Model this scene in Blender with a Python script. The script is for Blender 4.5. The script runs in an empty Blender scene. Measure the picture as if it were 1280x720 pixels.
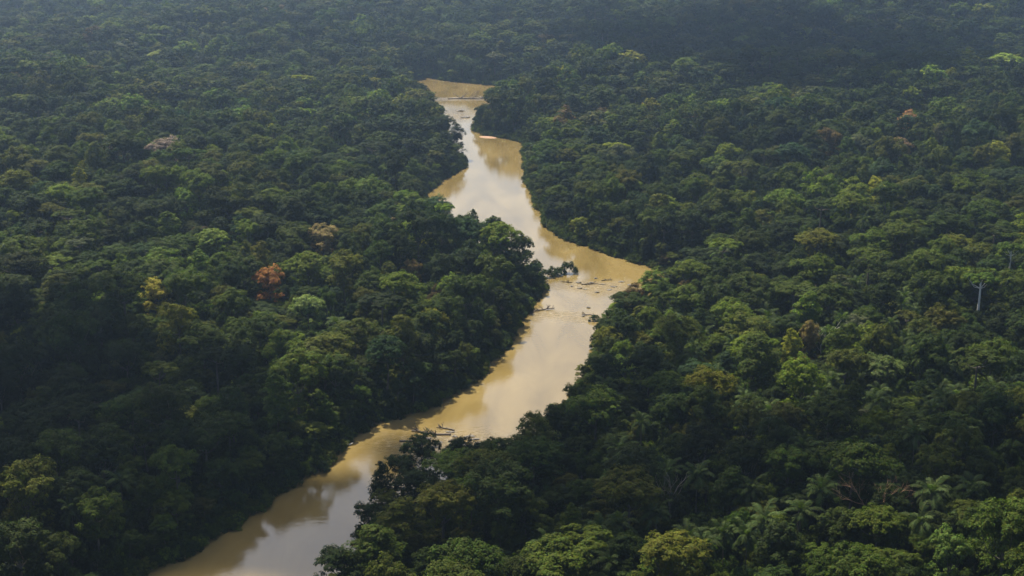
import bpy, math, random
import numpy as np
from mathutils import Vector

RNG = np.random.default_rng(11)
random.seed(11)
scene = bpy.context.scene
COL = scene.collection

# ----------------------------------------------------------------- helpers
def link(o):
    COL.objects.link(o); return o

def tag(o, label=None, cat=None, group=None, kind=None):
    if label: o['label'] = label
    if cat: o['category'] = cat
    if group: o['group'] = group
    if kind: o['kind'] = kind
    return o

def mesh_np(name, verts, quads, mats, var=None, midx=None, smooth=False, tris=None):
    """mesh from numpy arrays; var = one value per vertex stored as 'leafvar'"""
    me = bpy.data.meshes.new(name)
    verts = np.asarray(verts, dtype=np.float32)
    nq = 0 if quads is None else len(quads); nt = 0 if tris is None else len(tris)
    me.vertices.add(len(verts)); me.vertices.foreach_set('co', verts.ravel())
    loops = []
    if nq: loops.append(np.asarray(quads, dtype=np.int32).ravel())
    if nt: loops.append(np.asarray(tris, dtype=np.int32).ravel())
    lv = np.concatenate(loops)
    me.loops.add(len(lv)); me.loops.foreach_set('vertex_index', lv)
    starts = np.concatenate([np.arange(nq)*4, nq*4+np.arange(nt)*3]).astype(np.int32)
    me.polygons.add(nq+nt); me.polygons.foreach_set('loop_start', starts)
    for m in mats: me.materials.append(m)
    if midx is not None: me.polygons.foreach_set('material_index', np.asarray(midx, dtype=np.int32))
    if smooth: me.polygons.foreach_set('use_smooth', np.ones(nq+nt, dtype=bool))
    me.update(calc_edges=True)
    a = me.attributes.new('leafvar', 'FLOAT', 'POINT')
    a.data.foreach_set('value', np.ones(len(verts), dtype=np.float32) if var is None else np.asarray(var, dtype=np.float32))
    return me

def sstep(a, b, x):
    t = np.clip((x-a)/(b-a), 0, 1); return t*t*(3-2*t)

# ----------------------------------------------------------------- river outline (metres, camera stands over x=0, y=0)
LEFT = [(-420,-150),(-330,60),(-245,220),(-185,310),(-137,374),(-117,418),(-105,431),(-102,442),(-93,454),(-86,476),(-76,492),(-68,511),(-66,527),(-61,542),(-50,553),(-40,560),
        (-31,573),(-19,592),(-14,606),(-13,622),(-3,640),(0,671),(7,698),(10,722),(20,750),(16,764),(5,784),(-8,805),(-24,832),(-44,870),
        (-57,910),(-64,950),(-63,985),(-58,1008),(-51,1045),(-42,1072),(-36,1104),(-38,1125),(-48,1150),(-58,1185),(-57,1250),(-60,1310),
        (-84,1400),(-104,1510),(-112,1580),(-101,1618),(-71,1583),(-44,1566),(-17,1545),(40,1520),(110,1525),(180,1570),(240,1640)]
RIGHT = [(-300,-150),(-190,80),(-110,240),(-78,330),(-66,385),(-54,405),(-49,425),(-51,446),(-38,470),(-21,480),(-6,487),(6,507),(13,536),(23,564),(36,608),(40,648),(45,681),
         (63,709),(84,735),(97,767),(76,798),(51,832),(35,856),(24,879),(19,924),(15,986),(10,1051),(10,1121),(11,1200),(-7,1222),(-26,1238),
         (-34,1252),(-33,1288),(-33,1330),(-10,1390),(8,1440),(28,1468),(45,1482),(110,1487),(180,1530),(240,1600)]
def smooth_line(P):
    P = np.array(P, float)
    for _ in range(2):
        Q = np.empty((len(P)*2-2, 2)); Q[0::2] = .75*P[:-1]+.25*P[1:]; Q[1::2] = .25*P[:-1]+.75*P[1:]
        P = np.vstack([P[:1], Q, P[-1:]])
    return P
_l, _r = smooth_line(LEFT), smooth_line(RIGHT)
def wob(P, s):
    k = np.cumsum(np.r_[0, np.hypot(*np.diff(P, axis=0).T)])
    o = 1.0*np.sin(k*.31+s)+.8*np.sin(k*.77+2*s)+.6*np.sin(k*1.45+s*3)
    t = np.gradient(P, axis=0); t /= np.maximum(np.hypot(t[:,0], t[:,1]), 1e-6)[:,None]
    return P+np.c_[-t[:,1], t[:,0]]*o[:,None]
_l, _r = wob(_l, .7), wob(_r, 2.1)
RIVER = np.vstack([_l, _r[::-1]])

def river_dist(x, y):
    """signed distance to the shoreline, positive on land"""
    x = np.asarray(x, float).ravel(); y = np.asarray(y, float).ravel()
    out = np.empty(len(x))
    A = RIVER; B = np.roll(RIVER, -1, axis=0); D = B-A; L2 = (D**2).sum(1)+1e-9
    for s in range(0, len(x), 20000):
        px, py = x[s:s+20000, None], y[s:s+20000, None]
        t = np.clip(((px-A[:,0])*D[:,0]+(py-A[:,1])*D[:,1])/L2, 0, 1)
        d = np.sqrt(((px-A[:,0]-t*D[:,0])**2+(py-A[:,1]-t*D[:,1])**2).min(1))
        c = ((A[:,1] > py) != (B[:,1] > py)) & (px < D[:,0]*(py-A[:,1])/np.where(D[:,1] == 0, 1e-9, D[:,1])+A[:,0])
        inside = c.sum(1) % 2 == 1
        out[s:s+20000] = np.where(inside, -d, d)
    return out

HILLS = [(-430,1260,24,200,100),(590,1080,26,190,130),(150,1870,26,260,100),(-260,2060,34,320,130),(-60,1690,16,170,55),(340,1330,24,230,90),(640,1950,42,380,190),(-480,1680,20,280,230),(120,2450,34,600,220),(-700,2300,30,420,240),
         (-75,1110,5,40,70),(170,1100,14,110,80),(-190,900,12,120,90),(240,760,8,120,100),(180,480,7,90,60),(-200,640,6,90,70)]
def relief(x, y, sd):
    x = np.asarray(x, float).ravel(); y = np.asarray(y, float).ravel()
    h = np.zeros(len(x))
    for cx, cy, a, sx, sy in HILLS:
        h += a*np.exp(-((x-cx)/sx)**2-((y-cy)/sy)**2)
    n = (np.sin(x/67+1.3)*np.sin(y/81+.4)*2.6+np.sin(x/143-y/190+2.)*3.4+np.sin(x/31+y/47+.7)*1.1+np.sin(x/49-y/29)*1.0)
    n += sstep(800, 1500, y)*(np.sin(x/170+y/210+.5)*9+np.sin(x/95-y/120+1.1)*7+np.sin(x/60+y/45)*3)
    bank = 1.6*sstep(0, 5, sd)+2.6*sstep(4, 60, sd)
    return bank+(h+np.maximum(n+3, -1))*sstep(10, 120, sd)

def ground_z(x, y):
    sd = river_dist(x, y)
    return np.where(sd < 0, -2.5*sstep(0, 6, -sd)-.05, relief(x, y, sd))

# ----------------------------------------------------------------- materials
def new_mat(name):
    m = bpy.data.materials.new(name); m.use_nodes = True
    nt = m.node_tree; nt.nodes.clear()
    out = nt.nodes.new('ShaderNodeOutputMaterial')
    return m, nt, out

def N(nt, t, **kw):
    n = nt.nodes.new(t)
    for k, v in kw.items():
        if k in n.inputs: n.inputs[k].default_value = v
        else: setattr(n, k, v)
    return n

def foliage_material():
    m, nt, out = new_mat('leaf_tissue')
    tint = N(nt, 'ShaderNodeAttribute', attribute_name='tint', attribute_type='INSTANCER')
    var = N(nt, 'ShaderNodeAttribute', attribute_name='leafvar', attribute_type='GEOMETRY')
    mul = N(nt, 'ShaderNodeVectorMath', operation='SCALE')
    nt.links.new(tint.outputs['Vector'], mul.inputs[0]); nt.links.new(var.outputs['Fac'], mul.inputs['Scale'])
    geo = N(nt, 'ShaderNodeNewGeometry')
    hsv = N(nt, 'ShaderNodeHueSaturation')
    rnd = N(nt, 'ShaderNodeMapRange'); rnd.inputs['To Min'].default_value = .47; rnd.inputs['To Max'].default_value = .53
    nt.links.new(geo.outputs['Random Per Island'], rnd.inputs['Value'])
    nt.links.new(rnd.outputs['Result'], hsv.inputs['Hue']); nt.links.new(mul.outputs['Vector'], hsv.inputs['Color'])
    p = N(nt, 'ShaderNodeBsdfPrincipled', Roughness=.7)
    p.inputs['Specular IOR Level'].default_value = .06
    t = N(nt, 'ShaderNodeBsdfTranslucent')
    g = N(nt, 'ShaderNodeVectorMath', operation='MULTIPLY'); g.inputs[1].default_value = (1.15, 1.45, .3)
    nt.links.new(hsv.outputs['Color'], p.inputs['Base Color'])
    nt.links.new(hsv.outputs['Color'], g.inputs[0]); nt.links.new(g.outputs['Vector'], t.inputs['Color'])
    mx = N(nt, 'ShaderNodeMixShader'); mx.inputs[0].default_value = .28
    nt.links.new(p.outputs[0], mx.inputs[1]); nt.links.new(t.outputs[0], mx.inputs[2])
    nt.links.new(mx.outputs[0], out.inputs['Surface'])
    return m

def bark_material(name, c1, c2):
    m, nt, out = new_mat(name)
    tc = N(nt, 'ShaderNodeTexCoord'); mp = N(nt, 'ShaderNodeMapping'); mp.inputs['Scale'].default_value = (2, 2, .5)
    no = N(nt, 'ShaderNodeTexNoise', Scale=1.5, Detail=6.)
    r = N(nt, 'ShaderNodeValToRGB'); r.color_ramp.elements[0].position = .35; r.color_ramp.elements[1].position = .68
    r.color_ramp.elements[0].color = (*c1, 1); r.color_ramp.elements[1].color = (*c2, 1)
    p = N(nt, 'ShaderNodeBsdfPrincipled', Roughness=.85)
    nt.links.new(tc.outputs['Object'], mp.inputs['Vector']); nt.links.new(mp.outputs[0], no.inputs['Vector'])
    nt.links.new(no.outputs['Fac'], r.inputs[0]); nt.links.new(r.outputs[0], p.inputs['Base Color'])
    nt.links.new(p.outputs[0], out.inputs['Surface'])
    return m

LEAF = foliage_material()
BARK = bark_material('bark', (.05,.042,.032), (.13,.11,.085))
PALE = bark_material('pale_bark', (.55,.52,.45), (.78,.75,.68))
DEADW = bark_material('weathered_wood', (.16,.13,.10), (.34,.29,.23))
WETW = bark_material('wet_wood', (.035,.028,.02), (.12,.09,.06))
ROCK = bark_material('dark_rock', (.05,.045,.04), (.17,.145,.11))

def ground_material():
    m, nt, out = new_mat('forest_soil')
    tc = N(nt, 'ShaderNodeTexCoord')
    n1 = N(nt, 'ShaderNodeTexNoise', Scale=.18, Detail=8.)
    r = N(nt, 'ShaderNodeValToRGB')
    e = r.color_ramp.elements
    e[0].position, e[0].color = .35, (.02,.03,.01,1)
    e[1].position, e[1].color = .7, (.05,.055,.02,1)
    nt.links.new(tc.outputs['Object'], n1.inputs['Vector']); nt.links.new(n1.outputs['Fac'], r.inputs[0])
    at = N(nt, 'ShaderNodeAttribute', attribute_name='mud', attribute_type='GEOMETRY')
    mx = N(nt, 'ShaderNodeMix', data_type='RGBA')
    mud = N(nt, 'ShaderNodeValToRGB')
    mud.color_ramp.elements[0].color = (.13,.085,.045,1); mud.color_ramp.elements[1].color = (.30,.2,.11,1)
    n2 = N(nt, 'ShaderNodeTexNoise', Scale=.8, Detail=6.)
    nt.links.new(tc.outputs['Object'], n2.inputs['Vector']); nt.links.new(n2.outputs['Fac'], mud.inputs[0])
    nt.links.new(at.outputs['Fac'], mx.inputs[0]); nt.links.new(r.outputs[0], mx.inputs[6]); nt.links.new(mud.outputs[0], mx.inputs[7])
    p = N(nt, 'ShaderNodeBsdfPrincipled', Roughness=.9)
    p.inputs['Specular IOR Level'].default_value = .05
    nt.links.new(mx.outputs[2], p.inputs['Base Color'])
    bp = N(nt, 'ShaderNodeBump', Strength=.6, Distance=.5); nt.links.new(n2.outputs['Fac'], bp.inputs['Height'])
    nt.links.new(bp.outputs[0], p.inputs['Normal'])
    nt.links.new(p.outputs[0], out.inputs['Surface'])
    return m

RIFFLES = [(45,752,26,9),(38,692,15,6),(-28,527,24,13),(-4,521,20,12),(20,700,16,7),(-40,1450,60,8),(-52,1345,10,30),(10,770,12,8)]
def water_material():
    m, nt, out = new_mat('muddy_water')
    geo = N(nt, 'ShaderNodeNewGeometry')
    # silt: two muddy tones drifting along the current
    mp = N(nt, 'ShaderNodeMapping'); mp.inputs['Scale'].default_value = (.05, .016, 1)
    nt.links.new(geo.outputs['Position'], mp.inputs['Vector'])
    ns = N(nt, 'ShaderNodeTexNoise', Scale=1., Detail=5., Distortion=.6); nt.links.new(mp.outputs[0], ns.inputs['Vector'])
    r = N(nt, 'ShaderNodeValToRGB')
    r.color_ramp.elements[0].position, r.color_ramp.elements[0].color = .3, (.118,.084,.026,1)
    r.color_ramp.elements[1].position, r.color_ramp.elements[1].color = .7, (.200,.146,.053,1)
    nt.links.new(ns.outputs['Fac'], r.inputs[0])
    p = N(nt, 'ShaderNodeBsdfPrincipled', Roughness=.045, IOR=1.56)
    fm = N(nt, 'ShaderNodeMix', data_type='RGBA'); fm.inputs[7].default_value = (.50, .44, .35, 1)
    nt.links.new(r.outputs[0], fm.inputs[6]); nt.links.new(fm.outputs[2], p.inputs['Base Color'])
    # riffle mask, stored on the sheet's own vertices
    at = N(nt, 'ShaderNodeAttribute', attribute_name='riffle', attribute_type='GEOMETRY')
    mp2 = N(nt, 'ShaderNodeMapping'); mp2.inputs['Scale'].default_value = (.42, 1.0, 1)
    nt.links.new(geo.outputs['Position'], mp2.inputs['Vector'])
    n1 = N(nt, 'ShaderNodeTexNoise', Scale=.55, Detail=5., Roughness=.6); nt.links.new(mp2.outputs[0], n1.inputs['Vector'])
    st = N(nt, 'ShaderNodeMath', operation='MULTIPLY_ADD'); st.inputs[1].default_value = 1.0; st.inputs[2].default_value = .05
    nt.links.new(at.outputs['Fac'], st.inputs[0])
    bp = N(nt, 'ShaderNodeBump', Distance=.6); nt.links.new(n1.outputs['Fac'], bp.inputs['Height']); nt.links.new(st.outputs[0], bp.inputs['Strength'])
    fo = N(nt, 'ShaderNodeTexNoise', Scale=.9, Detail=6., Roughness=.65); nt.links.new(mp2.outputs[0], fo.inputs['Vector'])
    fr = N(nt, 'ShaderNodeMapRange'); fr.inputs['From Min'].default_value = .5; fr.inputs['From Max'].default_value = .75
    nt.links.new(fo.outputs['Fac'], fr.inputs['Value'])
    fx_ = N(nt, 'ShaderNodeMath', operation='MULTIPLY'); fr.inputs['To Max'].default_value = .6; nt.links.new(fr.outputs[0], fx_.inputs[0]); nt.links.new(at.outputs['Fac'], fx_.inputs[1])
    nt.links.new(fx_.outputs[0], fm.inputs[0])
    nt.links.new(bp.outputs[0], p.inputs['Normal'])
    nt.links.new(p.outputs[0], out.inputs['Surface'])
    return m

def cloud_material(clear=.14):
    m, nt, out = new_mat('cloud_vapour')
    d = N(nt, 'ShaderNodeBsdfDiffuse', Color=(.9,.9,.92,1)); t = N(nt, 'ShaderNodeBsdfTranslucent', Color=(.85,.86,.9,1))
    a = N(nt, 'ShaderNodeMixShader'); a.inputs[0].default_value = .6
    nt.links.new(d.outputs[0], a.inputs[1]); nt.links.new(t.outputs[0], a.inputs[2])
    c = N(nt, 'ShaderNodeBsdfTransparent'); b = N(nt, 'ShaderNodeMixShader'); b.inputs[0].default_value = clear   # thin vapour lets some sun through
    nt.links.new(a.outputs[0], b.inputs[1]); nt.links.new(c.outputs[0], b.inputs[2])
    nt.links.new(b.outputs[0], out.inputs['Surface'])
    return m

# ----------------------------------------------------------------- plant meshes (numpy)
def unit(v): return v/np.maximum(np.linalg.norm(v, axis=-1, keepdims=True), 1e-9)

def leaves(centres, radii, n_per, size, rng, squash=.8, low=-.35, up=.5, wild=.3, lobe=None):
    """leaf-sized faces spread over small clumps -> verts, quads, var"""
    K = len(centres)
    d = unit(rng.normal(size=(K*n_per, 3)))
    d[:,2] = np.where(d[:,2] < low, -d[:,2], d[:,2])
    c = np.repeat(centres, n_per, 0); r = np.repeat(radii, n_per)
    pos = c+d*(r*rng.uniform(.6, 1.08, len(r)))[:,None]*np.array([1,1,squash])
    nrm = unit(d*.55+(0 if lobe is None else np.repeat(lobe, n_per, 0)*.7)+np.array([0,0,up])+rng.normal(size=d.shape)*wild*.6)
    a = unit(np.cross(nrm, rng.normal(size=d.shape))); b = np.cross(nrm, a)
    s = size*rng.uniform(.6, 1.35, len(r)); w = s*rng.uniform(.4, .65, len(r))
    v = np.stack([pos-a*s[:,None]*.5, pos+b*w[:,None]*.5, pos+a*s[:,None]*.5-nrm*s[:,None]*.12, pos-b*w[:,None]*.5], 1).reshape(-1, 3)
    q = np.arange(len(v)).reshape(-1, 4)
    var = np.repeat(np.repeat(rng.lognormal(0, .16, K), n_per)*rng.lognormal(0, .14, len(r)), 4)
    return v, q, var

def tube(path, radii, sides=7, twist=0):
    path = np.array(path, float); n = len(path)
    t = unit(np.gradient(path, axis=0))
    ref = np.where(np.abs(t[:,2:3]) > .9, np.array([[1.,0,0]]), np.array([[0,0,1.]]))
    a = unit(np.cross(t, ref)); b = np.cross(t, a)
    ang = np.arange(sides)*2*math.pi/sides
    ring = path[:,None]+(a[:,None]*np.cos(ang)[None,:,None]+b[:,None]*np.sin(ang)[None,:,None])*np.array(radii)[:,None,None]
    v = ring.reshape(-1, 3)
    q = [(i*sides+j, i*sides+(j+1) % sides, (i+1)*sides+(j+1) % sides, (i+1)*sides+j) for i in range(n-1) for j in range(sides)]
    return v, np.array(q)

def merge(parts):
    V, Q, W, off = [], [], [], 0
    for v, q, w in parts:
        V.append(v); Q.append(q+off); W.append(np.ones(len(v)) if w is None else w); off += len(v)
    return np.vstack(V), np.vstack(Q), np.concatenate(W)

def lobes_dome(R, H, n, rng, fill=.8, ragged=.25):
    """lobe centres on a dome of radius R and height H whose foot is at z=0"""
    c, r = [], []
    for i in range(n):
        rr = math.sqrt((i+.4)/n)*R*fill; an = i*2.39996+rng.uniform(-.5, .5)
        z = H*math.sqrt(max(0, 1-(rr/R)**2))*rng.uniform(1-ragged, 1.0+ragged*.25)
        c.append((rr*math.cos(an)*rng.uniform(.85, 1.15), rr*math.sin(an)*rng.uniform(.85, 1.15), z-R*.12)); r.append(R*rng.uniform(.23, .40))
    return np.array(c), np.array(r)

def lobes_flat(R, H, n, rng):
    c, r = [], []
    for i in range(n):
        rr = math.sqrt((i+.4)/n)*R*.86; an = i*2.39996+rng.uniform(-.5, .5)
        c.append((rr*math.cos(an), rr*math.sin(an), H*(.8-.35*(rr/R)**2)+rng.uniform(-.12, .1)*H)); r.append(R*rng.uniform(.17, .27))
    return np.array(c), np.array(r)

def lobes_tall(R, H, n, rng):
    c, r = [], []
    for i in range(n):
        z = H*(i+.5)/n; rad = R*.75*math.sin(math.pi*min(1, .25+.7*z/H)); an = i*2.39996+rng.uniform(-.7, .7)
        k = rng.uniform(.35, 1.)
        c.append((rad*k*math.cos(an), rad*k*math.sin(an), z)); r.append(R*rng.uniform(.28, .45))
    return np.array(c), np.array(r)

def crown(lobes, n_sub, n_leaf, leaf, rng, squash=.78, up=.5, wild=.38):
    c, r = lobes
    d = unit(rng.normal(size=(len(c)*n_sub, 3))); d[:,2] = np.where(d[:,2] < -.3, -d[:,2], d[:,2])
    R = np.repeat(r, n_sub)
    sc = np.repeat(c, n_sub, 0)+d*(R*rng.uniform(.72, 1.02, len(R)))[:,None]*np.array([1,1,squash])
    return leaves(sc, R*rng.uniform(.26, .46, len(R)), n_leaf, leaf, rng, squash=.8, up=up, wild=wild, lobe=d)

def trunk_parts(h, r0, lobes, zc, rng, limbs=5, bend=.5):
    n = 7; z = np.linspace(-1.2, h, n)
    bx, by = rng.uniform(-bend, bend, 2)
    t = z/h
    path = np.c_[bx*np.sin(t*2.4), by*np.sin(t*2.1), z]
    rad = r0*(1.0-.62*np.clip(t, 0, 1)); rad[0] *= 1.7; rad[1] *= 1.15
    out = [(*tube(path, rad, 7), None)]
    c, r = lobes
    for k in rng.choice(len(c), min(limbs, len(c)), replace=False):
        e = c[k]+np.array([0,0,zc]); s = path[-2]*.6+path[-1]*.4
        mid = (s+e)/2+np.array([0,0,-.12*np.linalg.norm(e-s)])+rng.normal(size=3)*.3
        out.append((*tube([s, mid, e], [r0*.34, r0*.22, r0*.08], 5), None))
    return out

class Variant: pass
def make_variant(kind, hi, seed):
    """one tree shape: crown and trunk arrays; nominal crown radius R0, crown top at z=top"""
    rng = np.random.default_rng(seed); o = Variant()
    R = 6.0
    f = 1.0 if hi else .33
    lf = .47 if hi else .95
    if kind == 'dome':
        H = R*rng.uniform(.95, 1.3); L = lobes_dome(R, H, int(rng.integers(11, 17)), rng); ns, nl, sq = (16, 18, .95) if hi else (7, 12, .95)
    elif kind == 'broad':
        H = R*rng.uniform(.7, .9); L = lobes_dome(R, H, int(rng.integers(15, 21)), rng, .86, .3); ns, nl, sq = (14, 17, .9) if hi else (6, 11, .9)
    elif kind == 'tall':
        H = R*1.7; L = lobes_tall(R*.85, H, int(rng.integers(11, 15)), rng); ns, nl, sq = (16, 18, 1.) if hi else (7, 12, 1.)
    elif kind == 'ragged':
        H = R*1.15; L = lobes_dome(R, H, int(rng.integers(10, 13)), rng, .9, .5); L = (L[0], L[1]*.9); ns, nl, sq = (16, 17, .95) if hi else (7, 11, .95)
    elif kind == 'flat':
        H = R*.42; L = lobes_flat(R, H, int(rng.integers(15, 20)), rng); ns, nl, sq = (14, 17, .65) if hi else (6, 11, .65)
    elif kind == 'shrub':
        H = R*.8; L = lobes_dome(R, H, 9, rng, .9, .5); ns, nl, sq = (18, 16, .9) if hi else (5, 9, .8)
    if kind != 'flat' and kind != 'shrub':      # inner boughs that close the crown's core
        na = 4; an = rng.uniform(0, 6.283, na); q = R*rng.uniform(.05, .38, na)
        L = (np.vstack([L[0], np.c_[q*np.cos(an), q*np.sin(an), H*rng.uniform(.12, .5, na)]]), np.r_[L[1], R*rng.uniform(.38, .5, na)])
    top = {'dome':17, 'broad':16.5, 'tall':19, 'ragged':18, 'flat':20, 'shrub':4.5}[kind]
    zc = top-(L[0][:,2]+L[1]*.8).max()
    ns, nl = (int(ns*1.3), int(nl*1.75)) if hi else (int(ns*1.2), int(nl*1.3))
    v, q, w = crown(L, ns, nl, lf, rng, sq, wild=.38)
    if kind in ('dome', 'broad', 'tall', 'ragged'):     # drooping skirts of lower foliage round the crown
        n = 17; an = rng.uniform(0, 6.283, n); rr = R*rng.uniform(.3, .85, n)
        c2 = np.c_[rr*np.cos(an), rr*np.sin(an), -rng.uniform(.05, .95, n)*R]
        v2, q2, w2 = crown((c2, R*rng.uniform(.2, .34, n)), 9 if hi else 4, 20 if hi else 10, lf*1.1, rng, .9)
        v, q, w = merge([(v, q, w), (v2, q2, w2)])
    v = v+np.array([0, 0, zc])
    o.crown = (v, q, w); o.R = R; o.top = top; o.kind = kind
    o.trunk = merge(trunk_parts(zc+.5 if kind != 'shrub' else 1.2, .42 if kind != 'shrub' else .12, L, zc, rng, 6 if hi else 3))
    return o

def palm_arrays(seed, hi=True):
    rng = np.random.default_rng(seed)
    h = 15.0; parts = []
    nf = 19
    for k in range(nf):
        az = k*2.39996+rng.uniform(-.3, .3); el = math.radians(78-88*(k/nf)+rng.uniform(-8, 8)); ln = rng.uniform(4.2, 7.8)
        dirh = np.array([math.cos(az), math.sin(az), 0]); side = np.array([-math.sin(az), math.cos(az), 0])
        n = 13; s = np.linspace(0, 1, n); ang = el-s**1.5*math.radians(rng.uniform(62, 90))
        step = ln/(n-1)
        pts = np.zeros((n, 3)); 
        for i in range(1, n): pts[i] = pts[i-1]+step*(dirh*math.cos(ang[i])+np.array([0,0,math.sin(ang[i])]))
        pts += np.array([0, 0, h])
        parts.append((*tube(pts, np.linspace(.09, .025, n), 4), np.full(n*4, 1.1)))
        V, fv = [], rng.lognormal(0, .18)
        for i in range(2, n-1):
            for sub in (0, .5):
                p = pts[i]*(1-sub)+pts[i+1]*sub
                tv = unit(pts[i+1]-pts[i]); upv = np.cross(side, tv); 
                L = 1.25*math.sin(math.pi*(.12+.8*i/n))+.25
                for sg in (-1, 1):
                    dv = unit(side*sg*.8+tv*.65-upv*sg*0+np.array([0,0,-.35])+rng.normal(size=3)*.1)
                    wv = tv*.14
                    V += [p-wv, p+wv, p+dv*L+wv*.3, p+dv*L-wv*.6]
        V = np.array(V); parts.append((V, np.arange(len(V)).reshape(-1, 4), fv*np.repeat(rng.lognormal(0, .12, len(V)//4), 4)))
    o = Variant(); o.crown = merge(parts); o.top = h; o.R = 6.0; o.kind = 'palm'
    z = np.linspace(-1, h+.3, 8)
    o.trunk = merge([(*tube(np.c_[.5*np.sin(z/h*1.6), .3*np.sin(z/h*2), z], [.32,.24,.21,.2,.19,.19,.2,.26], 8), None)])
    o.trunk = (o.trunk[0]-np.array([.5*math.sin(1.6), .3*math.sin(2), 0])*np.clip(o.trunk[0][:,2:3]/h, 0, 1), o.trunk[1], o.trunk[2])
    return o

def branching(seed, h, spread, r0, depth=4):
    """bare branching limbs as tubes: trunk arrays and branch arrays"""
    rng = np.random.default_rng(seed); trunk, br = [], []
    n = 6; z = np.linspace(-1, h*.55, n)
    path = np.c_[.4*np.sin(z*.3), .3*np.sin(z*.25), z]
    trunk.append((*tube(path, np.linspace(r0*1.25, r0*.62, n), 8), None))
    def grow(p, d, ln, r, k):
        q1 = p+d*ln*.5+rng.normal(size=3)*.06*ln; q2 = q1+unit(d+np.array([0,0,.15]))*ln*.5
        br.append((*tube([p, q1, q2], [r, r*.82, r*.6], 5), None))
        if k == 0: return
        for _ in range(3 if k > 1 else 2):
            nd = unit(d+rng.normal(size=3)*.55*np.array([1,1,.6])+np.array([0,0,.12]))
            grow(q2 if rng.random() > .3 else q1, nd, ln*rng.uniform(.58, .8), r*.6, k-1)
    for i in range(5):
        az = i*2.39996+rng.uniform(-.4, .4)
        grow(path[-1-(i % 2)], unit(np.array([math.cos(az)*spread, math.sin(az)*spread, 1.])), h*.25, r0*.45, depth-1)
    return merge(trunk), merge(br)

# ----------------------------------------------------------------- terrain, water
def axis(lo, hi, segs):
    """grid lines: segs = [(start, end, step)] fine zone inside a coarse one"""
    xs = [lo]; s0, s1, st = segs
    x = lo
    while x < s0-1: x += max(st, (s0-x)*.12); xs.append(min(x, s0))
    x = s0
    while x < s1-1e-6: x += st; xs.append(min(x, s1))
    g = st
    while x < hi-1: g *= 1.14; x += g; xs.append(min(x, hi))
    return np.unique(np.array(xs))
gx = axis(-7000, 7000, (-170, 150, 2.5)); gy = axis(-3000, 9000, (340, 1640, 3.2))
GX, GY = np.meshgrid(gx, gy); fx, fy = GX.ravel(), GY.ravel()
sd = river_dist(fx, fy)
gz = np.where(sd < 0, -2.5*sstep(0, 6, -sd)-.05, relief(fx, fy, sd))
nx, ny = len(gx), len(gy)
ii = (np.arange(ny-1)[:,None]*nx+np.arange(nx-1)[None,:]).ravel()
gq = np.c_[ii, ii+1, ii+nx+1, ii+nx]
me = mesh_np('ground', np.c_[fx, fy, gz], gq, [ground_material()], smooth=True)
a = me.attributes.new('mud', 'FLOAT', 'POINT'); a.data.foreach_set('value', (1-sstep(.5, 4.5, sd)).astype(np.float32))
tag(link(bpy.data.objects.new('ground', me)), 'dark forest floor of low rolling ground under the rainforest canopy', 'ground', kind='structure')

wx = np.arange(-440, 262, 3.0); wy = np.arange(-160, 1660, 3.0)
WX, WY = np.meshgrid(wx, wy); fx, fy = WX.ravel(), WY.ravel()
rf = np.zeros(len(fx))
for cx, cy, rx, ry in RIFFLES: rf = np.maximum(rf, np.exp(-(((fx-cx)/rx)**2+((fy-cy)/ry)**2)))
nx, ny = len(wx), len(wy); ii = (np.arange(ny-1)[:,None]*nx+np.arange(nx-1)[None,:]).ravel()
wq = np.c_[ii, ii+1, ii+nx+1, ii+nx]
wsd = river_dist(fx, fy); keep = (wsd[wq] < 7).any(1); wq = wq[keep]
used = np.unique(wq); re = np.full(len(fx), -1); re[used] = np.arange(len(used))
me = mesh_np('river', np.c_[fx, fy, np.zeros(len(fx))][used], re[wq], [water_material()])
a = me.attributes.new('riffle', 'FLOAT', 'POINT'); a.data.foreach_set('value', rf[used].astype(np.float32))
tag(link(bpy.data.objects.new('river', me)), 'muddy yellow brown river winding between the forested banks', 'river', kind='structure')

# ----------------------------------------------------------------- tree prototypes
KINDS = ['dome','dome','dome','broad','broad','ragged','dome','tall','flat','dome','tall','ragged']
HI = [make_variant(k, True, 100+i) for i, k in enumerate(KINDS)]
LO = [make_variant(k, False, 200+i) for i, k in enumerate(KINDS)]
SHRUB = [make_variant('shrub', True, 300+i) for i in range(3)]
PALMS = [palm_arrays(400+i) for i in range(4)]

def as_mesh(name, arr, mat): return mesh_np(name, arr[0], arr[1], [mat], arr[2], smooth=(mat is not LEAF))
HI_CROWN = [as_mesh('crown', v.crown, LEAF) for v in HI]
HI_TRUNK = [as_mesh('trunk', v.trunk, BARK) for v in HI]
PALE_TRUNK = [as_mesh('trunk', v.trunk, PALE) for v in HI]
PALM_CROWN = [as_mesh('crown', v.crown, LEAF) for v in PALMS]
PALM_TRUNK = [as_mesh('trunk', v.trunk, BARK) for v in PALMS]

# ----------------------------------------------------------------- colours of the species
PALETTE = {                       # linear leaf colour, share
    'dark green': ((.018,.030,.004), 25),
    'deep green': ((.026,.041,.004), 25),
    'mid green': ((.042,.062,.005), 23),
    'olive green': ((.056,.064,.006), 11),
    'blue green': ((.021,.040,.012), 5),
    'fresh green': ((.078,.108,.007), 7.5),
    'grey green': ((.060,.068,.028), 1.2),
    'yellow green': ((.125,.128,.008), 2),
    'brownish': ((.080,.058,.020), 0.6),
}
PN = list(PALETTE); PW = np.array([PALETTE[k][1] for k in PN], float); PW /= PW.sum()

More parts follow.
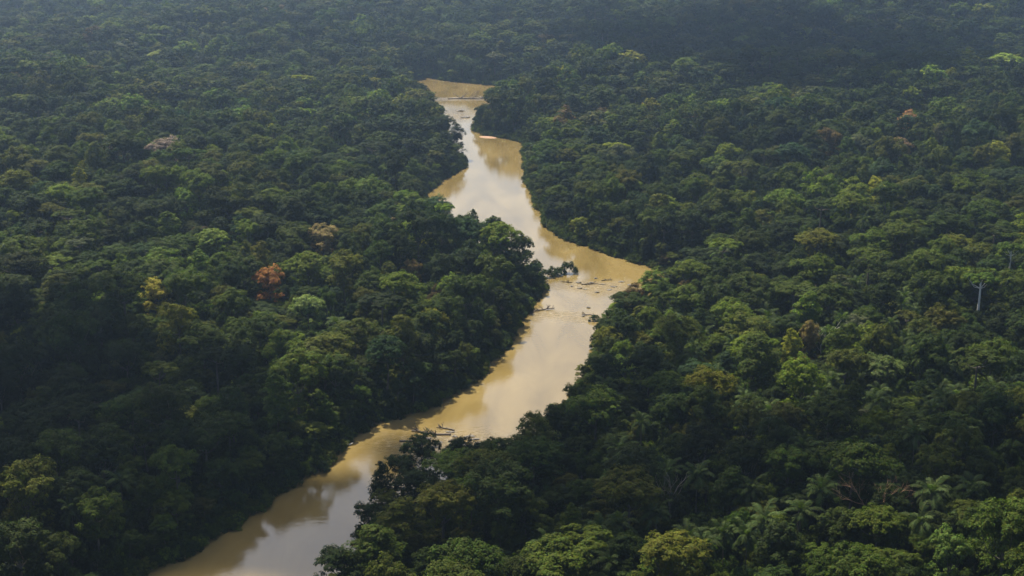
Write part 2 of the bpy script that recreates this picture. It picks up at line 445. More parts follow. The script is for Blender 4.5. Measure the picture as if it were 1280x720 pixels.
# ----------------------------------------------------------------- special trees, read off the photograph: x, y, radius, height, kind, colour, label
SPECIAL = [
 (-120,676,7.8,22,'dome',(.25,.112,.034),'rust red flowering tree standing out of dark green forest','red tree'),
 (-169,648,8.2,22,'ragged',(.26,.225,.03),'golden yellow tree in dark forest, down the slope from the rust red tree','yellow tree'),
 (-162,745,9.0,22,'broad',(.115,.155,.022),'wide lime green tree between the golden yellow tree and farther forest','lime tree'),
 (-191,816,6.5,23,'dome',(.105,.155,.02),'smaller bright lime green tree behind the wide lime green one','lime tree'),
 (-103,754,9.0,23,'ragged',(.19,.145,.055),'pale golden brown tree behind the rust red tree','brown tree'),
 (-234,950,13.,24,'dome',(.17,.128,.105),'pinkish grey tree, the paler of two pinkish crowns far back','pink tree'),
 (-283,991,9.5,22,'broad',(.15,.115,.08),'dull brownish pink tree beside the pinkish grey tree','pink tree'),
 (-313,1842,15.,26,'broad',(.30,.22,.18),'pale fawn tree alone in the hazy forest farthest back','fawn tree'),
 (-377,1514,10.,24,'ragged',(.20,.22,.04),'yellow tree in the hazy forest far behind the pinkish crowns','yellow tree'),
 (-95,632,7.5,21,'broad',(.13,.17,.045),'pale lime tree on the near side of the rust red tree','lime tree'),
 (-51,701,5.0,20,'ragged',(.22,.15,.05),'small tan tree between the rust red tree and river','tan tree'),
 (-63,808,6.5,21,'broad',(.15,.115,.07),'dull tan tree on the peninsula behind the small tan tree','tan tree'),
 (462,1340,15.,31,'broad',(.19,.25,.03),'bright lime green tree on the hazy ridge','lime tree'),
 (311,1112,9.,24,'ragged',(.26,.135,.06),'orange brown tree below the hazy ridge','orange tree'),
 (279,1016,9.,22,'broad',(.17,.115,.06),'fawn brown tree in front of the orange brown tree','brown tree'),
 (227,867,7.,24,'ragged',(.24,.235,.02),'bright yellow tree between palms and the fawn brown tree','yellow tree'),
 (129,586,5.,22,'dome',(.14,.105,.035),'small brown tree among the palms','brown tree'),
 (146,533,10.5,21,'dome',(.062,.085,.02),'large smooth domed olive tree below the small brown tree','dome tree'),
 (48,571,5.5,15,'dome',(.135,.19,.03),'bright lime green tree at the near bend of the river bank','lime tree'),
 (-13,417,3.2,24,'flat',(.10,.15,.03),'slender pale lime tree beside the dark clump on the bank','lime tree'),
 (125,371,6.0,21,'dome',(.075,.115,.02),'fresh green domed tree at the bottom edge of forest','dome tree'),
]
WHITE_TRUNK = [(217,634,8.5,31,'flat',(.060,.100,.010),'umbrella tree with tall white trunk, the nearer of two','umbrella tree'),
               (250,690,7.0,30,'flat',(.055,.090,.010),'umbrella tree with white trunk behind a nearer taller one','umbrella tree')]
BANK_TALL = [(-32,466,7.5,26,'dome',(.016,.028,.005),'tallest dark tree in the clump jutting over the river','tree'),
             (-18,468,7.0,24,'dome',(.015,.026,.005),'dark tree beside the tallest in the clump jutting over the river','tree'),
             (-45,452,6.5,22,'tall',(.016,.028,.005),'dark tree at the water side of the clump jutting over the river','tree'),
             (-33,449,7.0,20,'dome',(.018,.030,.005),'lower dark tree in front of the tallest one in the jutting clump','tree'),
             (-39,459,6.0,21,'dome',(.017,.029,.005),'dark tree filling the middle of the jutting clump','tree'),
             (-48,434,5.5,15,'dome',(.020,.033,.005),'low dark tree nearest the bottom of the jutting clump','tree'),
             (-45,1128,10,27,'tall',(.018,.032,.009),'tall dark tree on the far bank point where the river narrows','tree'),
             (-52,1100,9,25,'tall',(.017,.030,.009),'dark bank tree in front of the tallest one at the narrows','tree'),
             (-56,1150,10,29,'dome',(.018,.032,.009),'dark bank tree behind the tallest one at the narrows','tree')]
PALM_AT = [(38,469),(47,483),(147,606),(159,620),(153,455),(160,463),(64,393),(70,387),(78,403),(90,406),(102,402),(68,466),(175,544),(200,552),(256,715),
 (149,688),(117,620),(125,427),(61,433),(130,406),(111,483),(90,516),(98,447),(27,403),(12,387),(46,415),(180,499),(186,646),(111,735),(97,659),
 (145,415),(144,382),(50,382),(196,770),(39,544),(143,770),(-109,596),(-80,620),(-171,873),(-201,897),(-85,585),(-80,770),(-140,415),(-131,440),
 (-232,770),(201,873),(237,770)]

# ----------------------------------------------------------------- scatter the forest
TREES = []       # dicts
occ = {}
CELL = 12.0
def blocked(x, y, r, k):
    cx, cy = int(x//CELL), int(y//CELL)
    for i in (-2, -1, 0, 1, 2):
        for j in (-2, -1, 0, 1, 2):
            for (a, b, s) in occ.get((cx+i, cy+j), ()):
                if (a-x)**2+(b-y)**2 < (k*(r+s))**2: return True
    return False
def occupy(x, y, r): occ.setdefault((int(x//CELL), int(y//CELL)), []).append((x, y, r))

for s in SPECIAL+WHITE_TRUNK+BANK_TALL: occupy(s[0], s[1], s[2])
for x, y in PALM_AT: occupy(x, y, 3.4)
for x, y in ((215,619),(211,606),(245,676)): occupy(x, y, 5.5)   # low growth only, below the two white trunks

_pr = np.random.default_rng(5)
while len(PALM_AT) < 95:
    _y = _pr.uniform(385, 660); _x = _pr.uniform(5, 38+.36*(_y-300)+60)
    if _x < .36*_y and (_x > 70 or _y < 470): PALM_AT.append((round(float(_x), 1), round(float(_y), 1))); occupy(_x, _y, 2.6)
def halfw(y): return .362*y*1.16+75
def candidates(y0, y1, mean_r, n_density):
    area = (halfw(y0)+halfw(y1))*(y1-y0)
    n = int(area*n_density)
    y = RNG.uniform(y0, y1, n); x = RNG.uniform(-1, 1, n)*halfw(y1)
    ok = np.abs(x) < halfw(y)
    return x[ok], y[ok]
pts = []
for y0, y1, k in ((300,700,.59),(700,1300,.60),(1300,2850,.64)):
    for rlo, rhi, dens in ((8.,12.,.0034),(6.,8.,.008),(4.4,6.,.022),(2.9,4.4,.03)):
        if y1 > 2000 and rlo < 3: continue
        x, y = candidates(y0, y1, rlo, dens)
        d = river_dist(x, y); z = relief(x, y, d)
        for i in range(len(x)):
            if d[i] < 2.2: continue
            r = random.uniform(rlo, rhi)*(1+.25*float(sstep(800, 1600, y[i])))
            r = min(r, max(3.0, d[i]*.62+1.6))
            if blocked(x[i], y[i], r, k): continue
            occupy(x[i], y[i], r); pts.append((x[i], y[i], z[i], r, d[i]))
pts = np.array(pts)
for (x, y, z, r, d) in pts:
    c = int(RNG.choice(len(PN), p=PW)); base = np.array(PALETTE[PN[c]][0])
    if (x < -55 and y < 560 or -60 < x < 62 and y < 540) or y < 440: c = int(RNG.integers(0, 3)) if RNG.random() < .85 else 3; base = np.array(PALETTE[PN[c]][0])  # dark leaf kinds forced here: cloud shade and dim foreground put into colour
    # patches of kindred trees: shift of tone over tens of metres
    pv = math.sin(x/37+y/53)*.5+math.sin(x/61-y/41+2)*.5
    tint = base*RNG.lognormal(0, .16)*(1+.22*pv)*np.array([1+.07*RNG.normal(), 1, 1+.08*RNG.normal()])
    k = int(RNG.integers(0, len(HI)))
    if HI[k].kind == 'flat' and (r < 5 or d < 22): k = 0
    hgt = 8+r*1.8+RNG.normal()*2.4
    if d < 14: hgt = hgt*(.62+.38*d/14)
    if 30 < x < 125 and 640 < y < 790 and d < 30: hgt *= .62
    if -150 < x < 45 and 1290 < y < 1500 and d < 35: hgt *= .75
    if r > 7: hgt += 2.5+RNG.random()*3
    hgt *= 1+.16*math.sin(x/83+1.7)*math.sin(y/97+.3)+.08*math.sin(x/27-y/35)      # older and younger stands
    for sp in SPECIAL:                                                             # lower growth before the trees that stand out
        if 0 < sp[1]-y < 48 and abs(x-sp[0]*y/sp[1]) < sp[2]+3: hgt = min(hgt, 10.5+.12*(sp[1]-y))
    TREES.append(dict(x=x, y=y, z=z, r=r, d=d, k=k, h=max(hgt, 6), tint=tint, cname=PN[c], rot=RNG.uniform(0, 6.283)))

# ----------------------------------------------------------------- camera (before choosing which trees show largest)
CAMZ, PITCH = 215.0, math.radians(16)
cd = bpy.data.cameras.new('camera'); cam = link(bpy.data.objects.new('camera', cd))
cam.location = (0, 0, CAMZ); cam.rotation_euler = (math.radians(90)-PITCH, 0, 0)
cd.lens = 50; cd.sensor_width = 36; cd.clip_start = 1; cd.clip_end = 20000
scene.camera = cam
def project(x, y, z):
    dz = z-CAMZ
    fw = y*math.cos(PITCH)-dz*math.sin(PITCH); up = y*math.sin(PITCH)+dz*math.cos(PITCH)
    return .5+50/36*x/fw, .5-50/36*16/9*up/fw, fw

cand = []
for i, t in enumerate(TREES):
    u, v, fw = project(t['x'], t['y'], t['z']+t['h']*.85)
    t['uv'] = (u, v); t['app'] = t['r']/fw
    if .004 < u < .996 and .01 < v < .985: cand.append(i)
cand.sort(key=lambda i: -TREES[i]['app'])
chosen = set(cand[:255])

# ----------------------------------------------------------------- individuals
ONES = 'zero one two three four five six seven eight nine ten eleven twelve thirteen fourteen fifteen sixteen seventeen eighteen nineteen'.split()
TENS = '_ _ twenty thirty forty fifty sixty seventy eighty ninety'.split()
def say(n):
    n = int(round(n))
    return ONES[n] if n < 20 else TENS[n//10]+('' if n % 10 == 0 else '-'+ONES[n % 10])

def make_tree(name, x, y, z, r, h, k, tint, rot, label, cat, group=None, trunk=None, crown_mesh=None, trunk_mesh=None, R0=6.0, top=None):
    root = bpy.data.objects.new(name, None); link(root); root.empty_display_size = 1
    root.location = (x, y, z); root.rotation_euler = (0, 0, rot)
    top = top or HI[k].top
    root.scale = (r/R0, r/R0, h/top)
    tag(root, label, cat, group)
    c = link(bpy.data.objects.new('crown', crown_mesh or HI_CROWN[k])); c.parent = root; c['tint'] = [float(q) for q in tint]
    t = link(bpy.data.objects.new('trunk', trunk_mesh or (trunk or HI_TRUNK)[k])); t.parent = root
    return root, c, t

def copy_tree(src, x, y, z, r, h, rot, tint, label, R0=6.0, top=17.0):
    root, c, t = src
    n = root.copy(); link(n); n.location = (x, y, z); n.rotation_euler = (0, 0, rot); n.scale = (r/R0, r/R0, h/top); n['label'] = label
    c2 = c.copy(); link(c2); c2.parent = n; c2['tint'] = [float(q) for q in tint]
    t2 = t.copy(); link(t2); t2.parent = n
    return n, c2, t2

SHAPE = {'dome':'domed', 'broad':'broad', 'tall':'upright', 'ragged':'ragged', 'flat':'flat-topped', 'shrub':'low'}
first = {}
seen_labels = set()
for i in sorted(chosen, key=lambda i: -TREES[i]['app']):
    t = TREES[i]; u, v = t['uv']
    size = 'small' if t['r'] < 4.2 else ('large' if t['r'] > 7 else 'middling')
    bank = 'left bank' if t['x'] < -40-(0 if t['y'] < 520 else -40) and u < .5 else 'right bank'
    lab = f"{size} {t['cname']} {SHAPE[HI[t['k']].kind]} tree, {bank}, {say(u*100)} percent across, {say(v*100)} percent down"
    if lab in seen_labels:
        lab = lab.replace(' percent across', ' and a half percent across')
    seen_labels.add(lab)
    k = t['k']
    if k not in first:
        first[k] = make_tree('broadleaf_tree', t['x'], t['y'], t['z'], t['r'], t['h'], k, t['tint'], t['rot'], lab, 'tree', 'rainforest trees nearest the camera')
    else:
        copy_tree(first[k], t['x'], t['y'], t['z'], t['r'], t['h'], t['rot'], t['tint'], lab, 6.0, HI[k].top)

_wv = HI[KINDS.index('flat')].trunk; _wv = (_wv[0]*np.array([1, 1, 1.]), _wv[1], _wv[2])
_th = _wv[0][:7*7].reshape(7, 7, 3); _ct = _th.mean(1, keepdims=True); _wv[0][:49] = (_ct+(_th-_ct)*1.5).reshape(-1, 3)      # a stouter bole
WHITE = as_mesh('trunk', _wv, PALE)
def gz1(x, y): return float(ground_z([x], [y])[0])
def kind_index(kind, n=0):
    idx = [i for i, q in enumerate(KINDS) if q == kind]; return idx[n % len(idx)]
for n, (x, y, r, h, kind, col, lab, cat) in enumerate(SPECIAL):
    make_tree('flowering_tree' if 'flower' in lab else 'broadleaf_tree', x, y, gz1(x, y), r*1.06, h+4.0, kind_index(kind, n), col, n*1.3, lab, cat)
for n, (x, y, r, h, kind, col, lab, cat) in enumerate(WHITE_TRUNK):
    make_tree('umbrella_tree', x, y, gz1(x, y), r, h, kind_index(kind), col, n*1.3, lab, cat, trunk_mesh=WHITE)
for n, (x, y, r, h, kind, col, lab, cat) in enumerate(BANK_TALL):
    make_tree('broadleaf_tree', x, y, max(gz1(x, y), 1), r, h, kind_index(kind, n), col, n*1.7, lab, cat)
fp = {}
for n, (x, y) in enumerate(PALM_AT):
    z = gz1(x, y); h = random.uniform(14, 21) if y < 700 else random.uniform(18, 22); r = random.uniform(4.6, 7.0)
    u, v, fw = project(x, y, z+h)
    if not (.0 < u < 1. and 0 < v < 1.02): continue
    tint = np.array((.044,.064,.016))*RNG.lognormal(0, .2)
    lab = f"feathery palm among the treetops, {say(u*100)} percent across and {say(v*100)} percent down the picture"
    k = n % 4
    if k not in fp:
        fp[k] = make_tree('palm_tree', x, y, z, r, h, 0, tint, n*.9, lab, 'palm', 'palms rising through the canopy', crown_mesh=PALM_CROWN[k], trunk_mesh=PALM_TRUNK[k], top=15.)
    else: copy_tree(fp[k], x, y, z, r, h, n*.9, tint, lab, 6., 15.)

# bare and dead trees
def bare_tree(name, x, y, seed, h, spread, r0, mat, lab, cat, depth=4):
    tr, br = branching(seed, h, spread, r0, depth)
    root = link(bpy.data.objects.new(name, None)); root.location = (x, y, gz1(x, y)); tag(root, lab, cat)
    a = link(bpy.data.objects.new('trunk', as_mesh('trunk', tr, mat))); a.parent = root
    b = link(bpy.data.objects.new('limbs', as_mesh('limbs', br, mat))); b.parent = a
    return root
TAN = bark_material('dry_twigs', (.20,.11,.055), (.36,.22,.12))
bare_tree('bare_tree', 113, 406, 7, 25, 1.0, .34, TAN, 'leafless tan tree with a fan of fine branches among palms', 'bare tree', 5)
bare_tree('dead_tree', 52, 431, 9, 24, .55, .30, DEADW, 'grey dead tree with a forked leaning trunk near the bottom', 'dead tree', 3)
bare_tree('dead_tree', 135, 590, 12, 24, .7, .26, PALE, 'pale leafless snag beside the small brown tree', 'dead tree', 3)

# ----------------------------------------------------------------- the rest of the forest: ONE object of kind stuff
def scatter_object(name, protos, P, label, cat):
    """protos: list of (arrays crown, arrays trunk); P: dict of point arrays. One mesh that carries its own shapes and its own points."""
    V, Q, W, M, proto, off = [], [], [], [], [], 0
    for k, (c, t) in enumerate(protos):
        for arr, mi in ((c, 0), (t, 1)):
            V.append(arr[0]); Q.append(arr[1]+off); W.append(arr[2]); M.append(np.full(len(arr[1]), mi)); proto.append(np.full(len(arr[0]), k)); off += len(arr[0])
    n = len(P['co']); V.append(P['co']); W.append(np.ones(n)); proto.append(np.full(n, -1))
    me = mesh_np(name, np.vstack(V), np.vstack(Q), [LEAF, BARK], np.concatenate(W), np.concatenate(M))
    tot = off+n
    def attr(nm, typ, vals, key, default):
        a = me.attributes.new(nm, typ, 'POINT')
        full = np.tile(np.asarray(default, dtype=np.float32 if typ != 'INT' else np.int32), (tot, 1)).squeeze()
        full[off:] = vals
        a.data.foreach_set(key, full.ravel())
    a = me.attributes.new('proto', 'INT', 'POINT'); a.data.foreach_set('value', np.concatenate(proto).astype(np.int32))
    attr('pick', 'INT', P['pick'], 'value', [-1])
    attr('spin', 'FLOAT_VECTOR', P['rot'], 'vector', [0,0,0])
    attr('grow', 'FLOAT_VECTOR', P['scl'], 'vector', [1,1,1])
    attr('tint', 'FLOAT_VECTOR', P['tint'], 'vector', [0,0,0])
    o = link(bpy.data.objects.new(name, me))
    ng = bpy.data.node_groups.new(name+'_scatter', 'GeometryNodeTree')
    ng.interface.new_socket('Geometry', in_out='INPUT', socket_type='NodeSocketGeometry')
    ng.interface.new_socket('Geometry', in_out='OUTPUT', socket_type='NodeSocketGeometry')
    nd = ng.nodes; L = ng.links.new
    gi = nd.new('NodeGroupInput'); go = nd.new('NodeGroupOutput'); join = nd.new('GeometryNodeJoinGeometry')
    def named(nm, typ):
        q = nd.new('GeometryNodeInputNamedAttribute'); q.data_type = typ; q.inputs[0].default_value = nm; return q.outputs[0]
    pr, pk = named('proto', 'INT'), named('pick', 'INT')
    def equal(sock, val):
        c = nd.new('FunctionNodeCompare'); c.data_type = 'INT'; c.operation = 'EQUAL'
        ints = [s for s in c.inputs if s.type == 'INT']; L(sock, ints[0]); ints[1].default_value = val
        return c.outputs[0]
    eu = nd.new('FunctionNodeEulerToRotation'); L(named('spin', 'FLOAT_VECTOR'), eu.inputs[0])
    gs = named('grow', 'FLOAT_VECTOR')
    for k in range(len(protos)):
        s1 = nd.new('GeometryNodeSeparateGeometry'); L(gi.outputs[0], s1.inputs[0]); L(equal(pr, k), s1.inputs[1])
        s2 = nd.new('GeometryNodeSeparateGeometry'); L(gi.outputs[0], s2.inputs[0]); L(equal(pk, k), s2.inputs[1])
        mp = nd.new('GeometryNodeMeshToPoints'); L(s2.outputs[0], mp.inputs[0])
        ip = nd.new('GeometryNodeInstanceOnPoints'); L(mp.outputs[0], ip.inputs['Points']); L(s1.outputs[0], ip.inputs['Instance'])
        L(eu.outputs[0], ip.inputs['Rotation']); L(gs, ip.inputs['Scale'])
        L(ip.outputs[0], join.inputs[0])
    L(join.outputs[0], go.inputs[0])
    md = o.modifiers.new('scatter', 'NODES'); md.node_group = ng
    tag(o, label, cat, kind='stuff')
    return o

rest = [t for i, t in enumerate(TREES) if i not in chosen]
far = np.array([t['y'] > 1050 for t in rest])
kk = np.array([t['k'] for t in rest])
P = dict(co=np.array([(t['x'], t['y'], t['z']) for t in rest]), pick=np.where(far, kk+len(HI), kk),
         rot=np.array([(RNG.normal()*.05, RNG.normal()*.05, t['rot']) for t in rest]),
         scl=np.array([(t['r']/6., t['r']/6.*RNG.uniform(.88, 1.12), t['h']/HI[t['k']].top) for t in rest]), tint=np.array([t['tint'] for t in rest]))
scatter_object('forest', [(v.crown, v.trunk) for v in HI+LO], P, 'dense mixed rainforest canopy running back into the haze', 'forest')

# undergrowth: along the waterline and in the gaps under the canopy
n = 9000
s = RNG.integers(0, len(RIVER)-1, n*3); f = RNG.random(n*3)
q = RIVER[s]*(1-f[:,None])+RIVER[s+1]*f[:,None]+RNG.normal(size=(n*3, 2))*3.2
seg = np.hypot(*(RIVER[s+1]-RIVER[s]).T); q = q[(RNG.random(n*3) < seg/12) & (q[:,1] > 300)][:n]
x2 = RNG.uniform(-1, 1, 42000); y2 = 320+1100*RNG.random(42000)**1.4; x2 = x2*halfw(y2)
q = np.vstack([q, np.c_[x2, y2], np.c_[RNG.uniform(-190, 130, 3500), RNG.uniform(1420, 1760, 3500)]]); d = river_dist(q[:,0], q[:,1]); q = q[d > .4]; d = d[d > .4]
z = relief(q[:,0], q[:,1], d); n = len(q)
sc = RNG.uniform(.25, .6, n)*np.where(d < 8, 1.0, 1.6)
cols = np.array([PALETTE[k][0] for k in PN])[RNG.choice(6, n, p=PW[:6]/PW[:6].sum())]*RNG.lognormal(0, .2, n)[:,None]*1.1
P = dict(co=np.c_[q, z-.3], pick=RNG.integers(0, 3, n), rot=np.c_[np.zeros(n), np.zeros(n), RNG.uniform(0, 6.28, n)],
         scl=np.c_[sc, sc*RNG.uniform(.8, 1.2, n), sc*RNG.uniform(.9, 1.9, n)*np.where(d < 8, 1., 1.35)], tint=cols)
scatter_object('undergrowth', [(v.crown, v.trunk) for v in SHRUB], P, 'dark leafy undergrowth crowding the banks and filling canopy gaps', 'undergrowth')

# ----------------------------------------------------------------- things in the river
def shrub(x, y, r, h, lab, k, tint):
    root = link(bpy.data.objects.new('river_shrub', None)); root.location = (x, y, -.2); root.rotation_euler = (0, 0, k*1.9); root.scale = (r/6, r/6*.8, h/4.5)
    tag(root, lab, 'shrub')
    c = link(bpy.data.objects.new('crown', as_mesh('crown', SHRUB[k].crown, LEAF))); c.parent = root; c['tint'] = tint
    t = link(bpy.data.objects.new('stem', as_mesh('stem', SHRUB[k].trunk, BARK))); t.parent = root
shrub(32.5, 781, 4.8, 6.4, 'dark leafy shrub at the free end of the spit in the river', 0, [.022,.040,.008])
shrub(28, 778, 3.6, 4.0, 'small shrub second from the free end of the spit in the river', 2, [.034,.052,.008])
shrub(24, 776, 4.6, 5.0, 'dark shrub in the middle of the spit in the river', 1, [.024,.044,.009])
shrub(20, 772, 4.4, 4.6, 'shrub joining the spit in the river to the peninsula', 0, [.028,.046,.008])
shrub(42, 690, 3.4, 2.8, 'straggling shrub leaning over the water at the near bank bend', 2, [.030,.048,.016])

def drift(name, x, y, az, ln, r, seed, mat, lab, cat, twigs=6):
    rng = np.random.default_rng(seed)
    d = np.array([math.cos(az), math.sin(az), 0])
    n = 9; s = np.linspace(-.5, .5, n)
    path = d*ln*s[:,None]+np.c_[rng.normal(size=n)*ln*.028, rng.normal(size=n)*ln*.028, .05+.25*rng.random(n)+.3*(s+.5)]
    root = link(bpy.data.objects.new(name, as_mesh(name, merge([(*tube(path, r*np.linspace(1, .45, n), 7), None)]), mat)))
    root.location = (x, y, 0); tag(root, lab, cat)
    for i in range(twigs):
        p = path[int(rng.integers(2, n-1))]; e = p+unit(d*rng.uniform(.2, 1.)+np.array([rng.normal()*.8, rng.normal()*.8, rng.uniform(.1, .9)]))*rng.uniform(.12, .3)*ln
        m = (p+e)/2+rng.normal(size=3)*.15; g = e+rng.normal(size=3)*.5
        b = link(bpy.data.objects.new('branch', as_mesh('branch', merge([(*tube([p, m, e], [r*.5, r*.35, r*.15], 5), None), (*tube([m, (m+g)/2, g], [r*.28, r*.2, r*.1], 5), None)]), mat)))
        b.parent = root
drift('driftwood_log', 16, 708, .35, 13, .42, 1, WETW, 'dark snag of branches in mid river below the shrubby spit', 'driftwood', 9)
drift('driftwood_log', 11, 704, .9, 6, .3, 2, WETW, 'short dark branch beside the mid river snag', 'driftwood', 5)
drift('driftwood_log', 43, 757, .1, 10, .35, 3, WETW, 'dark log lying across the riffle past the shrubby spit', 'driftwood', 6)
drift('driftwood_log', 53, 765, .2, 6, .3, 4, WETW, 'thin dark log at the outer end of the riffle', 'driftwood', 4)
drift('driftwood_log', 40, 699, 2.9, 9, .3, 5, WETW, 'bare branches poking from the near bank bend into the water', 'driftwood', 8)
drift('driftwood_log', -33, 536, 2.95, 16, 0.60, 6, WETW, 'long reddish brown fallen trunk in the shallows by the dark clump', 'driftwood', 9)
drift('driftwood_log', -21, 529, .35, 9, 0.48, 7, WETW, 'dark snag nearest the dark clump in the shallows', 'driftwood', 8)
drift('driftwood_log', -17, 515, 2.7, 8, 0.45, 8, WETW, 'small tangled snag close under the dark clump', 'driftwood', 7)
drift('driftwood_log', -40, 528, .1, 10, 0.45, 21, WETW, 'dark branch at the upstream end of the snags in the shallows', 'driftwood', 7)
drift('driftwood_log', -27, 541, 2.8, 8, 0.38, 22, WETW, 'thin branch on the far side of the long fallen trunk', 'driftwood', 6)
drift('driftwood_log', -11, 524, .2, 9, 0.42, 23, WETW, 'forked branch between the snags and the right bank', 'driftwood', 7)
drift('driftwood_log', -24, 519, .0, 7, 0.39, 24, WETW, 'low dark branch in front of the nearest snag', 'driftwood', 6)
drift('driftwood_log', 30, 761, 2.9, 7, .26, 25, WETW, 'dark branch just below the shrubby spit', 'driftwood', 6)
drift('driftwood_log', -38, 566, .6, 8, 0.45, 9, DEADW, 'pale fallen branch at the foot of the bank upstream of shallows', 'driftwood', 8)
drift('driftwood_log', -66, 523, .5, 5, 0.52, 10, PALE, 'pale log stranded at the dark left bank', 'driftwood', 3)
drift('driftwood_log', -44, 1452, .02, 42, 1.0, 11, DEADW, 'long brown log across the farthest reach of river', 'driftwood', 12)
drift('driftwood_log', -2, 656, .3, 6, .28, 12, WETW, 'small branch at the bank where the river narrows inward', 'driftwood', 4)

def rock(x, y, sx, sy, sz, seed, lab):
    import bmesh
    bm = bmesh.new(); bmesh.ops.create_icosphere(bm, subdivisions=3, radius=1)
    rng = np.random.default_rng(seed); ph = rng.uniform(0, 6, 6)
    for v in bm.verts:
        c = v.co; k = 1+.16*math.sin(c.x*3+ph[0])*math.sin(c.y*2.6+ph[1])+.1*math.sin(c.z*5+c.x*4+ph[2])+.05*math.sin(c.y*9+ph[3])
        v.co = Vector((c.x*k*sx, c.y*k*sy, c.z*k*sz))
    me = bpy.data.meshes.new('river_rock'); bm.to_mesh(me); bm.free(); me.materials.append(ROCK)
    o = link(bpy.data.objects.new('river_rock', me)); o.location = (x, y, .05); tag(o, lab, 'rock')
rock(37, 760, 1.6, 1.2, .7, 1, 'dark rock at the inner end of the riffle')
rock(47, 769, 1.2, 1.0, .55, 2, 'small dark rock behind the log in the riffle')
rock(36.5, 697, .9, .8, .6, 3, 'dark rock off the near bank bend below bare branches')
rock(40, 712, 1.1, .9, .7, 4, 'dark rock off the near bank bend above bare branches')
_rr = np.random.default_rng(31)
def awash(spots, lab, group, big=1.):
    for q, (x, y) in enumerate(spots):
        rock(x, y, _rr.uniform(.8, 2.0)*big, _rr.uniform(.6, 1.2)*big, _rr.uniform(.3, .55), 40+q, lab); bpy.context.scene.collection.objects[-1]['group'] = group
awash([(-34,531),(-29,527),(-23,533),(-19,524),(-15,530),(-10,519),(-26,515),(-6,528),(-37,524),(-21,519),(-31,522),(-13,526),(-17,533),(-25,538),(-2,523)], 'dark wet rock awash among the snags in the shallows by the dark clump', 'rocks awash by the dark clump', 1.25)
awash([(33,753),(40,747),(50,757),(56,752),(46,741),(61,762),(37,749),(44,760),(53,746),(65,756)], 'dark wet rock awash in the riffle past the shrubby spit', 'rocks awash in the riffle', 1.1)
rock(-50, 1372, 4.0, 3.4, 1.3, 5, 'brown rock in the far narrows, the farther of two')
rock(-44, 1333, 4.4, 3.6, 1.3, 6, 'brown rock in the far narrows, the nearer of two')

# orange sandy beach on the far point
sx = np.linspace(-1, 1, 25); SX, SY = np.meshgrid(sx, sx); rr = np.sqrt(SX**2+SY**2)
m, nt, out = new_mat('orange_sand')
tc = N(nt, 'ShaderNodeTexCoord'); no = N(nt, 'ShaderNodeTexNoise', Scale=.4, Detail=6.); rp = N(nt, 'ShaderNodeValToRGB')
rp.color_ramp.elements[0].color = (.22,.12,.07,1); rp.color_ramp.elements[1].color = (.36,.22,.13,1)
pb = N(nt, 'ShaderNodeBsdfPrincipled', Roughness=.9)
nt.links.new(tc.outputs['Object'], no.inputs['Vector']); nt.links.new(no.outputs['Fac'], rp.inputs[0]); nt.links.new(rp.outputs[0], pb.inputs['Base Color']); nt.links.new(pb.outputs[0], out.inputs['Surface'])
ii = (np.arange(24)[:,None]*25+np.arange(24)[None,:]).ravel()
me = mesh_np('sand_beach', np.c_[SX.ravel()*9, SY.ravel()*4.5, (.95*(1-rr**2)).ravel()-.12], np.c_[ii, ii+1, ii+26, ii+25], [m], smooth=True)
o = link(bpy.data.objects.new('sand_beach', me)); o.location = (-21, 1225, 0); o.rotation_euler = (0, 0, -.5)
tag(o, 'small orange sand beach on the far point where the river narrows', 'beach', kind='structure')

# ----------------------------------------------------------------- sun, sky, clouds, haze
SUN = np.array([-.24, .50, .83]); SUN /= np.linalg.norm(SUN)
sl = bpy.data.lights.new('sun', 'SUN'); sl.energy = 5.0; sl.angle = math.radians(.5); sl.color = (1., .92, .77)
so = link(bpy.data.objects.new('sun', sl)); so.rotation_euler = Vector(SUN).to_track_quat('Z', 'Y').to_euler(); so.location = (0, 0, 400)
w = bpy.data.worlds.new('World'); scene.world = w; w.use_nodes = True
nt = w.node_tree; bg = nt.nodes['Background']; sky = nt.nodes.new('ShaderNodeTexSky')
sky.sky_type = 'NISHITA'; sky.sun_disc = False; sky.sun_elevation = math.asin(SUN[2]); sky.sun_rotation = math.atan2(SUN[0], SUN[1])
sky.dust_density = 3.2; sky.air_density = 1.0
nt.links.new(sky.outputs[0], bg.inputs[0]); bg.inputs[1].default_value = .076

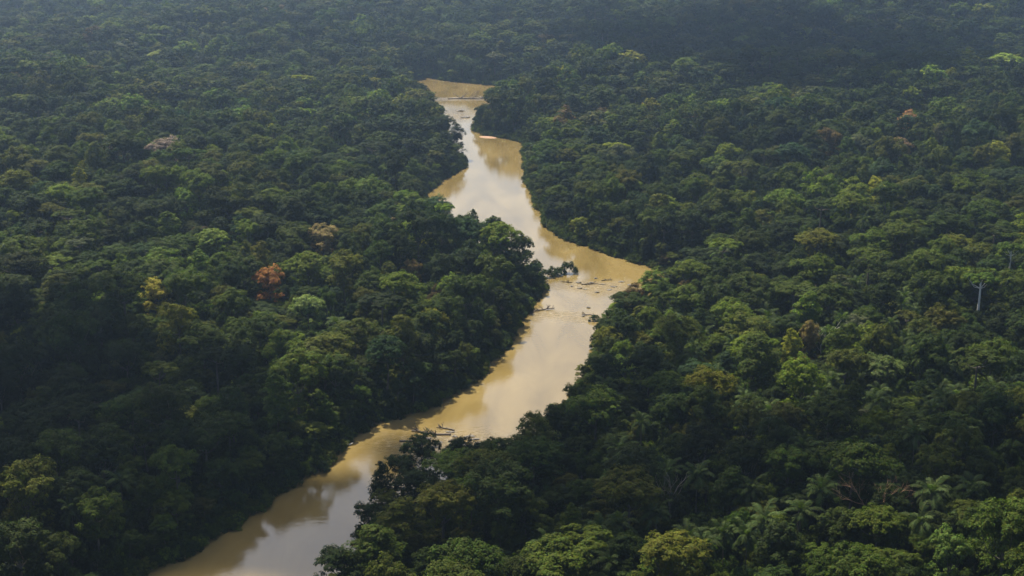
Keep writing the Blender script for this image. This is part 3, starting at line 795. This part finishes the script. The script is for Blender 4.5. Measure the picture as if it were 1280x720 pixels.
CLOUD = cloud_material(); SHADE_VEIL = cloud_material(.5)
def cloud(gx_, gy_, a, b, rot, seed, puffs=26, alt=1700., vapour=None):
    """a cumulus whose shade falls round ground point (gx, gy); half axes a, b"""
    import bmesh
    rng = np.random.default_rng(seed); bm = bmesh.new()
    for i in range(puffs):
        rr = math.sqrt((i+.5)/puffs); an = i*2.39996+rng.uniform(-.4, .4)
        r = min(a, b)*rng.uniform(.28, .5)*(1.15-.55*rr)
        px, py = a*rr*math.cos(an), b*rr*math.sin(an)
        before = len(bm.verts)
        bmesh.ops.create_icosphere(bm, subdivisions=3, radius=1)
        bm.verts.ensure_lookup_table()
        ph = rng.uniform(0, 6, 4)
        for v in bm.verts[before:]:
            c = v.co; k = 1+.16*math.sin(c.x*4+ph[0])*math.sin(c.y*4+ph[1])+.12*math.sin(c.z*6+c.x*5+ph[2])+.08*math.sin(c.y*11+c.x*9+ph[3])
            z = c.z*r*k*.8; v.co = Vector((px+c.x*r*k, py+c.y*r*k, max(z, -.22*r)+rng.uniform(-.2, .2)))
    me = bpy.data.meshes.new('cloud'); bm.to_mesh(me); bm.free(); me.materials.append(vapour or CLOUD)
    me.polygons.foreach_set('use_smooth', [True]*len(me.polygons))
    o = link(bpy.data.objects.new('cloud', me)); o.location = (gx_+SUN[0]/SUN[2]*alt, gy_+SUN[1]/SUN[2]*alt, alt); o.rotation_euler = (0, 0, rot)
    tag(o, 'white unseen cumulus cloud placed to shade the forest below', 'cloud', 'clouds above the forest', kind='stuff')
cloud(-190, 545, 120, 58, -.5, 1, 34)
cloud(-78, 466, 158, 46, .27, 2, 52)
cloud(30, 520, 62, 30, .62, 4, 24)
cloud(330, 1500, 230, 260, .2, 3, 44)

cloud(72, 424, 165, 48, .05, 6, 46, vapour=SHADE_VEIL)  # unseen thin cloud added to darken the near foreground
cloud(-172, 436, 78, 46, -.3, 7, 24, vapour=SHADE_VEIL)  # another unseen cloud, added to dim the lower left corner
hm = bpy.data.materials.new('haze'); hm.use_nodes = True; nt = hm.node_tree; nt.nodes.clear()
out = nt.nodes.new('ShaderNodeOutputMaterial'); pv = nt.nodes.new('ShaderNodeVolumePrincipled')
pv.inputs['Color'].default_value = (.50, .70, 1., 1); pv.inputs['Density'].default_value = .00014; pv.inputs['Anisotropy'].default_value = .82
nt.links.new(pv.outputs[0], out.inputs['Volume'])
X0, X1, Y0, Y1, Z0, Z1 = -7100, 7100, -3100, 9100, -4., 240.
hv = np.array([(x, y, z) for z in (Z0, Z1) for y in (Y0, Y1) for x in (X0, X1)])
me = mesh_np('haze', hv, np.array([(0,2,3,1),(4,5,7,6),(0,1,5,4),(2,6,7,3),(0,4,6,2),(1,3,7,5)]), [hm])
o = link(bpy.data.objects.new('haze', me)); tag(o, 'thin blue haze hanging over the forest', 'haze', kind='stuff')

# ----------------------------------------------------------------- render settings
scene.view_settings.view_transform = 'Standard'; scene.view_settings.look = 'None'; scene.view_settings.gamma = 1; scene.view_settings.exposure = 1.22
scene.render.engine = 'CYCLES'
scene.cycles.max_bounces = 6; scene.cycles.diffuse_bounces = 2; scene.cycles.glossy_bounces = 2; scene.cycles.transmission_bounces = 2; scene.cycles.volume_bounces = 0
scene.cycles.use_denoising = True
print('TREES', len(TREES))
